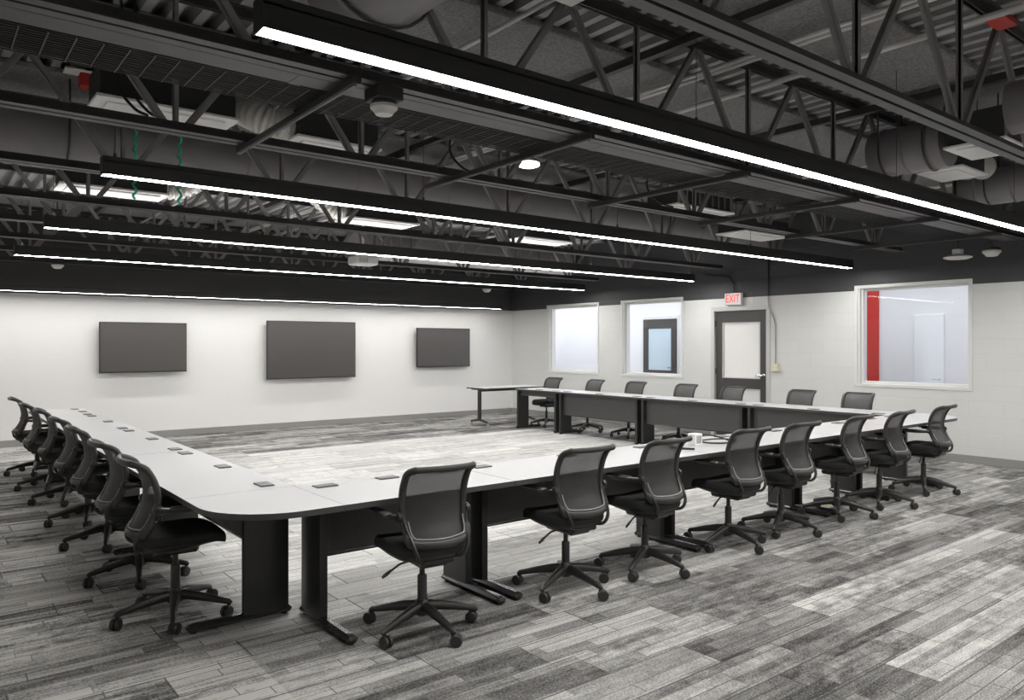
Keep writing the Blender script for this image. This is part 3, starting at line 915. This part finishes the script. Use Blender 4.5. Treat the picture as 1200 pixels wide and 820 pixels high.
# bridging struts and acoustic boards between the joists
bl = 'rough grey acoustic board strip under the deck, '
bn = ['above the nearest pendant light', 'just beyond the nearest pendant light', 'above the second pendant light',
      'between the second and third pendant lights', 'above the third pendant light', 'between the third and fourth pendant lights',
      'above the fourth pendant light', 'closest to the screens wall']
for k, y in enumerate(JOISTS[1:9]):
    if k in (5, 6): continue
    o = MB().box(XL, XR, y + .40, y + 1.12, DECK - .05, DECK, .01).build('acoustic_board', M['acoustic'])
    tag(o, bl + bn[k], 'ceiling board', 'acoustic boards under the deck')

# cross bridging (runs along Y through the joists)
for k, (x, z) in enumerate(((2.1, 3.48), (3.90, 3.48), (6.25, 3.48), (8.74, 3.48))):
    mb = MB(); mb.box(x - .028, x + .028, 1.0, YB, z, z + .006); mb.box(x - .028, x - .022, 1.0, YB, z + .006, z + .055)
    o = mb.build('bridging_angle', M['steel'], smooth=False)
    tag(o, 'black steel bridging angle crossing the joists, %s from the left wall side' % ORD[k], 'steel bracing', 'bridging angles across the joists')
for k, (x, z, r) in enumerate(((4.44, 3.50, .016), (4.51, 3.50, .016), (5.02, 3.50, .022), (8.13, 3.50, .018), (2.83, 3.50, .016), (9.9, 3.50, .02))):
    o = MB().tube([(x, .8, z), (x, YB, z)], r, 10).build('electrical_conduit', M['alum'])
    tag(o, 'pale metal conduit crossing above the joists, ' + ['left of a close pair over the middle', 'right of a close pair over the middle', 'thicker one beside the close pair', 'alone toward the right wall', 'alone toward the left side', 'closest to the block wall'][k], 'conduit', 'conduits below the deck')

# ------------------------------------------------------------------ pendant lights
pl = ['nearest and largest-looking black linear pendant light with a lit strip', 'black linear pendant light with a lit strip, second from the camera',
      'black linear pendant light with a lit strip, third from the camera', 'black linear pendant light with a lit strip, fourth from the camera',
      'added black linear pendant light with a lit strip, unseen overhead behind the viewer']
LZ = H + 1.10
for y, lab in zip(LIGHTS, pl):
    x0, x1 = .94, 10.45
    t = thing('pendant_light', lab, 'light', (x0, y, LZ), 0, 'linear pendant lights')
    L = x1 - x0; w = .048; hh = .118
    hs = MB(); hs.box(0, L, -w, -w + .006, 0, hh); hs.box(0, L, w - .006, w, 0, hh); hs.box(0, L, -w, w, hh - .034, hh - .028)
    hs.build('housing', M['house'], t, smooth=False)
    MB().box(.006, L - .006, -w + .006, w - .006, .002, .010).build('diffuser', M['strip'], t, smooth=False)
    if 8 < y < 12: MB().box(.02, L - .02, -w + .012, w - .012, hh - .0275, hh - .022).build('added_uplight', M['upfill'], t, smooth=False)  # unseen upward strip, added to brighten the deck and webs at the far end
    for xe in (0, L - .006):
        MB().box(xe, xe + .006, -w + .006, w - .006, 0, hh).build('end_cap', M['house'], t, smooth=False)
    for k in range(5):
        xx = .08 + (L - .16) * k / 4
        c = MB(); c.tube([(xx, 0, hh - .028), (xx, 0, hh + .03)], .010, 8); c.tube([(xx, 0, hh + .03), (xx, 0, ceil_at(y) - LZ)], .0022, 6)
        c.build('suspension_cable', M['steel'], t)
t = thing('wall_wash_light', 'thin black linear light with a lit strip, closest to the white screens wall', 'light', (XL + .1, 13.12, H + .80))
L = 10.08 - XL - .1; w = .034; hh = .085
hs = MB(); hs.box(0, L, -w, -w + .005, 0, hh); hs.box(0, L, w - .005, w, 0, hh); hs.box(0, L, -w, w, hh - .005, hh)
hs.build('housing', M['house'], t, smooth=False)
MB().box(.005, L - .005, -w + .005, w - .005, .002, .010).build('diffuser', M['cove'], t, smooth=False)
for xe in (0, L - .005): MB().box(xe, xe + .005, -w + .005, w - .005, 0, hh - .005).build('end_cap', M['house'], t, smooth=False)
for k in range(6):
    xx = .07 + (L - .14) * k / 5
    MB().tube([(xx, 0, hh), (xx, 0, ceil_at(13.12) - H - .80)], .0022, 6).build('suspension_cable', M['steel'], t)

t = thing('cable_raceway', 'smooth black raceway box running along the camera side of the wire tray', 'raceway', (XL + .05, 3.418, BC + .003))
L = 10.35 - XL - .05
MB().box(0, L, -.072, .072, 0, .10, .004).build('raceway_body', M['steel'], t)
for k in range(6): MB().box(L * (k + .5) / 6 - .03, L * (k + .5) / 6 + .03, -.074, .074, -.002, .102, .001).build('joint_cover', M['steel'], t)

# ------------------------------------------------------------------ wire cable tray with struts
t = thing('cable_tray', 'long black wire-mesh cable tray hung beside the joists under the nearest pendant light', 'cable tray', (0, 3.69, BC + .012))
TX0, TX1 = XL + .1, 9.6; hw, th = .165, .095
lw = MB()
for yy in [hw * (k / 6 - 1) for k in range(13)]: lw.box(TX0, TX1, yy - .0028, yy + .0028, -.0028, .0028)
for s in (-1, 1):
    for zz in (.035, .065, th): lw.box(TX0, TX1, s * hw - .0028, s * hw + .0028, zz - .0028, zz + .0028)
lw.build('long_wires', M['cable'], t, smooth=False)
cw = MB(); x = TX0 + .02
while x < TX1:
    cw.box(x - .0026, x + .0026, -hw, hw, -.006, -.0026); cw.box(x - .0026, x + .0026, -hw - .005, -hw - .0026, -.006, th); cw.box(x - .0026, x + .0026, hw + .0026, hw + .005, -.006, th)
    x += .1
cw.build('cross_wires', M['cable'], t, smooth=False)
sx_ = [-1.4, .1, 1.6, 3.1, 4.65, 6.2, 7.75, 9.3]
for k, x in enumerate(sx_):
    y1 = 5.0 if k == 3 else 4.80
    t = thing('support_strut', 'black steel strut under the wire cable tray, %s from the left' % ORD[k], 'strut', (x, 3.16, BC), 0, 'struts carrying the wire tray')
    mb = MB(); mb.box(-.016, .016, 0, y1 - 3.16, -.042, -.007, .002); mb.box(-.008, .008, 0, y1 - 3.16, -.046, -.041)
    mb.build('channel', M['steel'], t, smooth=False)
    for yy in (JOISTS[2], JOISTS[3]):
        c = MB(); c.box(-.026, .026, yy - 3.16 - .085, yy - 3.16 + .085, -.008, -.001); c.tube([(0, yy - 3.16 - .078, -.05), (0, yy - 3.16 - .078, .03)], .006, 6)
        c.build('hanger_clamp', M['steel'], t, smooth=False)
random.seed(3)
for k, (yy, r) in enumerate(((-.135, .012), (-.095, .014), (-.048, .013), (-.005, .015), (.04, .012), (.082, .014), (.128, .012))):
    pts = []; x = TX0
    while x <= TX1: pts.append((x, 3.69 + yy + random.uniform(-.006, .006), BC + .012 + .004 + r + random.uniform(0, .010))); x += .6
    o = MB().tube(loop(pts, 3), r, 6).build('tray_cable', M['cable'])
    tag(o, 'black cable lying along the wire tray, %s from the camera side' % ORD[k], 'cable', 'cables in the wire tray')

# ------------------------------------------------------------------ ducts
def duct(p0, p1, r, label, seams, cap=True, name='round_duct'):
    P0, P1 = Vector(p0), Vector(p1)
    t = thing(name, label, 'duct', tuple(P0))
    D = P1 - P0
    MB().tube([(0, 0, 0), tuple(D)], r, 32).build('duct_wall', M['duct'], t)
    for k in range(seams):
        c = D * ((k + .5) / seams); a = c - D.normalized() * .012; b = c + D.normalized() * .012
        MB().tube([tuple(a), tuple(c), tuple(b)], [r + .001, r + .009, r + .001], 32).build('seam_ring', M['duct'], t)
    for k in range(2):
        c = D * (.2 + .6 * k); h = Vector((0, 0, 1))
        pts = []
        side = D.normalized().cross(h)
        for i in range(13):
            a = PI + i / 12 * PI
            pts.append(tuple(c + side * (math.cos(a) * (r + .012)) + h * (math.sin(a) * (r + .012))))
        top = ceil_at((P0 + c).y) - P0.z - .009
        pts = [tuple(c - side * (r + .012) + h * top)] + pts + [tuple(c + side * (r + .012) + h * top)]
        MB().tube(pts, .008, 6, up=tuple(D.normalized())).build('hanger_strap', M['steel'], t)
    return t
duct((XL + .2, 6.84, 3.20), (10.2, 6.84, 3.20), .26, 'long round grey duct running beyond the second pendant light', 11)
duct((5.6, 11.30, 3.16), (10.3, 11.30, 3.16), .27, 'round grey duct beyond the third pendant light toward the room corner', 4)
duct((1.60, 1.95, 3.23), (1.60, 3.20, 3.23), .28, 'round grey duct at the top of the photo above the nearest pendant light', 3)
duct((6.60, 2.62, 3.20), (6.60, 3.21, 3.20), .20, 'round grey duct at upper right, left of the vent box with grille', 3)
duct((8.45, 1.95, 3.13), (8.45, 3.21, 3.13), .18, 'round grey duct at the right edge, beyond the vent boxes', 4)
duct((5.30, .55, 3.0), (5.30, 1.74, 3.0), .16, 'round dark duct end at the right edge near the top', 2)

def diffuser(x, y, z, lx, ly, hz, label, flex=None, grille=False):
    t = thing('air_diffuser', label, 'air vent', (x, y, z), 0, 'ceiling air diffusers')
    MB().box(-lx / 2, lx / 2, -ly / 2, ly / 2, .02, hz, .006).build('plenum_box', M['plenum'], t)
    f = MB(); f.box(-lx / 2 - .02, lx / 2 + .02, -ly / 2 - .02, ly / 2 + .02, 0, .02, .004)
    f.box(-lx / 2 + .05, lx / 2 - .05, -ly / 2 + .05, ly / 2 - .05, -.012, .0, .003)
    f.build('face_plate', M['white'], t)
    if grille:
        g = MB(); n = 9
        for k in range(n):
            xx = -lx / 2 + .04 + (lx - .08) * k / (n - 1)
            g.box(xx - .008, xx + .008, -ly / 2 - .012, -ly / 2, .04, hz - .02)
        g.box(-lx / 2, lx / 2, -ly / 2 - .014, -ly / 2, hz - .03, hz); g.box(-lx / 2, -lx / 2 + .03, -ly / 2 - .014, -ly / 2, .02, hz - .03); g.box(lx / 2 - .03, lx / 2, -ly / 2 - .014, -ly / 2, .02, hz - .03)
        g.build('side_grille', M['duct'], t)
    if flex:
        pts = loop([tuple(Vector(p)) for p in flex], 28)
        rad = [.104 + .011 * math.cos(i * 1.05) for i in range(len(pts))]
        MB().tube(pts, rad, 18).build('flexible_duct', M['flex'], t, angle=80)
    for sx in (-1, 1):
        MB().tube([(sx * lx * .4, 0, hz), (sx * lx * .4, 0, ceil_at(y) - z)], .005, 6).build('hanger_rod', M['steel'], t)
    return t
diffuser(1.26, 5.22, 3.02, .80, .36, .22, 'pale-bottomed black air diffuser box, left end of the group under the upper left tray')
diffuser(2.42, 5.25, 3.00, .62, .36, .22, 'pale air diffuser with ribbed flexible duct, right of the group under the upper left tray',
         [(-.30, 0, .12), (-.42, -.02, .11), (-.54, .04, .16), (-.58, .25, .26), (-.56, .45, .33), (-.54, .70, .34)])
diffuser(6.75, 5.35, 3.02, .95, .42, .20, 'pale-bottomed air diffuser with side grille above the middle of the second pendant light', None, True)
diffuser(8.56, 5.76, 2.96, .95, .42, .20, 'pale-bottomed air diffuser above the right part of the second pendant light', None, False)
diffuser(6.62, 2.34, 3.08, .52, .40, .26, 'pale-bottomed air diffuser with side grille at upper right', None, True)
diffuser(7.42, 2.92, 3.10, .52, .36, .20, 'pale-bottomed air diffuser with flexible duct at upper right, beyond the grille box',
         [(.26, 0, .11), (.36, .0, .12), (.5, -.01, .16), (.68, -.02, .16)])
diffuser(9.3, 2.30, 2.92, .5, .38, .2, 'pale-bottomed air diffuser at the right edge of the photo', None, True)
diffuser(2.50, 2.80, 3.36, .5, .34, .16, 'pale square vent box at the top middle of the photo')
diffuser(1.5, 8.15, 3.02, .9, .40, .2, 'pale-bottomed air diffuser above the left end of the third pendant light',
         [(.45, 0, .12), (.6, .0, .12), (.85, -.08, .25), (1.0, -.25, .25), (1.0, -.45, .2)])
diffuser(4.4, 8.2, 3.02, .9, .40, .2, 'pale-bottomed air diffuser above the middle of the third pendant light',
         [(-.45, 0, .12), (-.6, .0, .12), (-.85, -.08, .25), (-1.0, -.25, .25), (-1.0, -.45, .2)])
diffuser(7.0, 8.2, 3.02, .9, .40, .2, 'pale-bottomed air diffuser above the right part of the third pendant light')

# ------------------------------------------------------------------ small ceiling devices
def detector(x, y, z, r, label, lit=False, box=False):
    t = thing('smoke_detector' if not lit else 'round_downlight', label, 'smoke detector' if not lit else 'light', (x, y, z))
    MB().lathe([(r * .35, -r * (.3 if lit else .62)), (r * .62, -r * (.26 if lit else .56)), (r * .80, -r * .20 if lit else -r * .30), (r, -r * .12), (r, r * .10), (r * .9, r * .14)], 24).build('cover', M['bulb'] if lit else M['detector'], t)
    m = MB(); m.lathe([(r * .9, r * .14), (r * .95, r * .3), (r * .6, r * .5)], 20)
    if box: m.box(-.07, .07, -.07, .07, r * .4, .088, .004)
    m.build('mounting_base', M['plenum'], t)
    MB().tube([(0, 0, r * .4), (0, 0, (BC - .001 if abs(y - 3.27) < .01 else ceil_at(y)) - z)], .009, 8).build('stem', M['steel'], t)
detector(1.79, 3.27, 2.70, .066, 'white smoke detector hanging beside the wire tray, left of the middle of the photo', False, True)
detector(4.38, 5.30, 3.19, .10, 'small bright round downlight above the second pendant light', True)
detector(1.50, 11.75, 2.62, .075, 'white smoke detector under the black band near the left screen')
detector(8.62, 11.69, 2.62, .085, 'white smoke detector under the black band near the room corner')
detector(10.22, 3.57, 2.68, .10, 'white dome detector high at the right edge, by the black wall band')
t = thing('projector', 'white boxy projector hanging between the third and fourth pendant lights', 'projector', (4.90, 9.55, 2.66))
MB().box(-.17, .17, -.14, .14, 0, .12, .02).build('projector_body', M['white'], t)
mb = MB(); mb.lathe([(.045, 0), (.045, .03), (.036, .035), (.036, .02)], 18, Matrix.Translation((.06, .14, .06)) @ Matrix.Rotation(-PI / 2, 4, 'X')); mb.build('lens', M['bezel'], t)
mb = MB(); mb.box(-.08, .08, -.08, .08, .12, .15, .004); mb.tube([(0, 0, .15), (0, 0, ceil_at(9.55) - 2.66)], .018, 12); mb.build('mount_pole', M['white'], t)
mb = MB()
for k in range(6): mb.box(-.12 + k * .022, -.11 + k * .022, -.143, -.139, .03, .09)
mb.build('vent_grille', M['conduit'], t)
t = thing('wireless_dome', 'wide pale dome with bracket box hung before the black band above the wide window', 'ceiling device', (10.30, 3.98, 2.64))
MB().lathe([(.02, -.02), (.11, -.012), (.16, .004), (.165, .016), (.12, .034), (.05, .05)], 28).build('dome_cover', M['detector'], t)
MB().box(-.05, .05, -.05, .05, .045, .115, .006).build('bracket_box', M['white'], t)
MB().tube([(0, 0, .11), (0, 0, ceil_at(3.98) - 2.64)], .010, 8).build('mount_stem', M['steel'], t)

t = thing('red_junction_box', 'red box with looping blue cables high at the upper left', 'electrical box', (1.02, 6.42, 3.47))
MB().box(-.06, .06, -.05, .05, 0, .10, .006).build('box_body', M['red'], t)
MB().box(-.16, .16, -.07, .07, .10, .115, .003).build('bracket', M['white'], t)
MB().tube([(0, 0, .115), (0, 0, ceil_at(6.42) - 3.47)], .012, 8).build('stem', M['steel'], t)
for k, (a, b) in enumerate(((.28, -.16), (.45, -.10), (.20, -.05))):
    MB().tube(loop([(.02 * k, 0, .0), (.05 + a * .25, 0, b * .8), (a * .6, 0, b), (a, 0, -.02), (a + .08, 0, .1), (a + .1, 0, DECK - 3.47)]), .010, 8).build('cable', M['bluec'], t)
o = MB().box(5.04, 5.27, 1.70, 1.81, 3.49, 3.53, .004).build('red_bracket', M['red'])
tag(o, 'red bracket plate on a joist at the upper right corner', 'bracket')
for k, (x, lab) in enumerate(((1.22, 'green coiled cable hanging left of its twin, behind the second pendant light'), (1.52, 'green coiled cable hanging right of its twin, behind the second pendant light'))):
    pts = []
    for i in range(90):
        a = i * .9; pts.append((x + .012 * math.cos(a), 5.85 + .012 * math.sin(a), 3.618 - i * .0117))
    o = MB().tube(pts, .009, 6).build('coiled_cable', M['green']); tag(o, lab, 'cable', 'green coiled cables')
# black cables dropping between joists
for k, (x, y) in enumerate(((.95, 4.93), (1.03, 4.95), (3.32, 4.98), (5.6, 4.95))):
    o = MB().tube(loop([(x, y, DECK), (x + .02, y, 3.3), (x - .01, y, 3.08), (x + .05, y - .1, 2.93), (x + .1, 4.72, 2.868)]), .009, 6).build('drop_cable', M['cable'])
    tag(o, 'black cable dropping from the deck to a joist, %s from the left' % ORD[k], 'cable', 'black drop cables')

# ------------------------------------------------------------------ world, camera, output
w = bpy.data.worlds.new('room_dark'); S.world = w; w.use_nodes = True
bg = w.node_tree.nodes.get('Background'); bg.inputs[0].default_value = (.5, .5, .5, 1); bg.inputs[1].default_value = 0.0
cam = bpy.data.cameras.new('camera'); co = bpy.data.objects.new('camera', cam); COL.objects.link(co)
co.location = (0, 0, H); co.rotation_euler = (PI / 2, 0, math.radians(-38.32))
cam.sensor_width = 36; cam.lens = 885 / 1200 * 36; cam.shift_y = -5 / 1200; cam.clip_start = .05
S.camera = co
S.view_settings.view_transform = 'Standard'; S.view_settings.look = 'None'
S.view_settings.gamma = 1; S.view_settings.use_curve_mapping = False
S.view_settings.exposure = 0.0
S.cycles.use_denoising = True
S.cycles.max_bounces = 8; S.cycles.diffuse_bounces = 5; S.cycles.transparent_max_bounces = 16
S.cycles.sample_clamp_indirect = 6
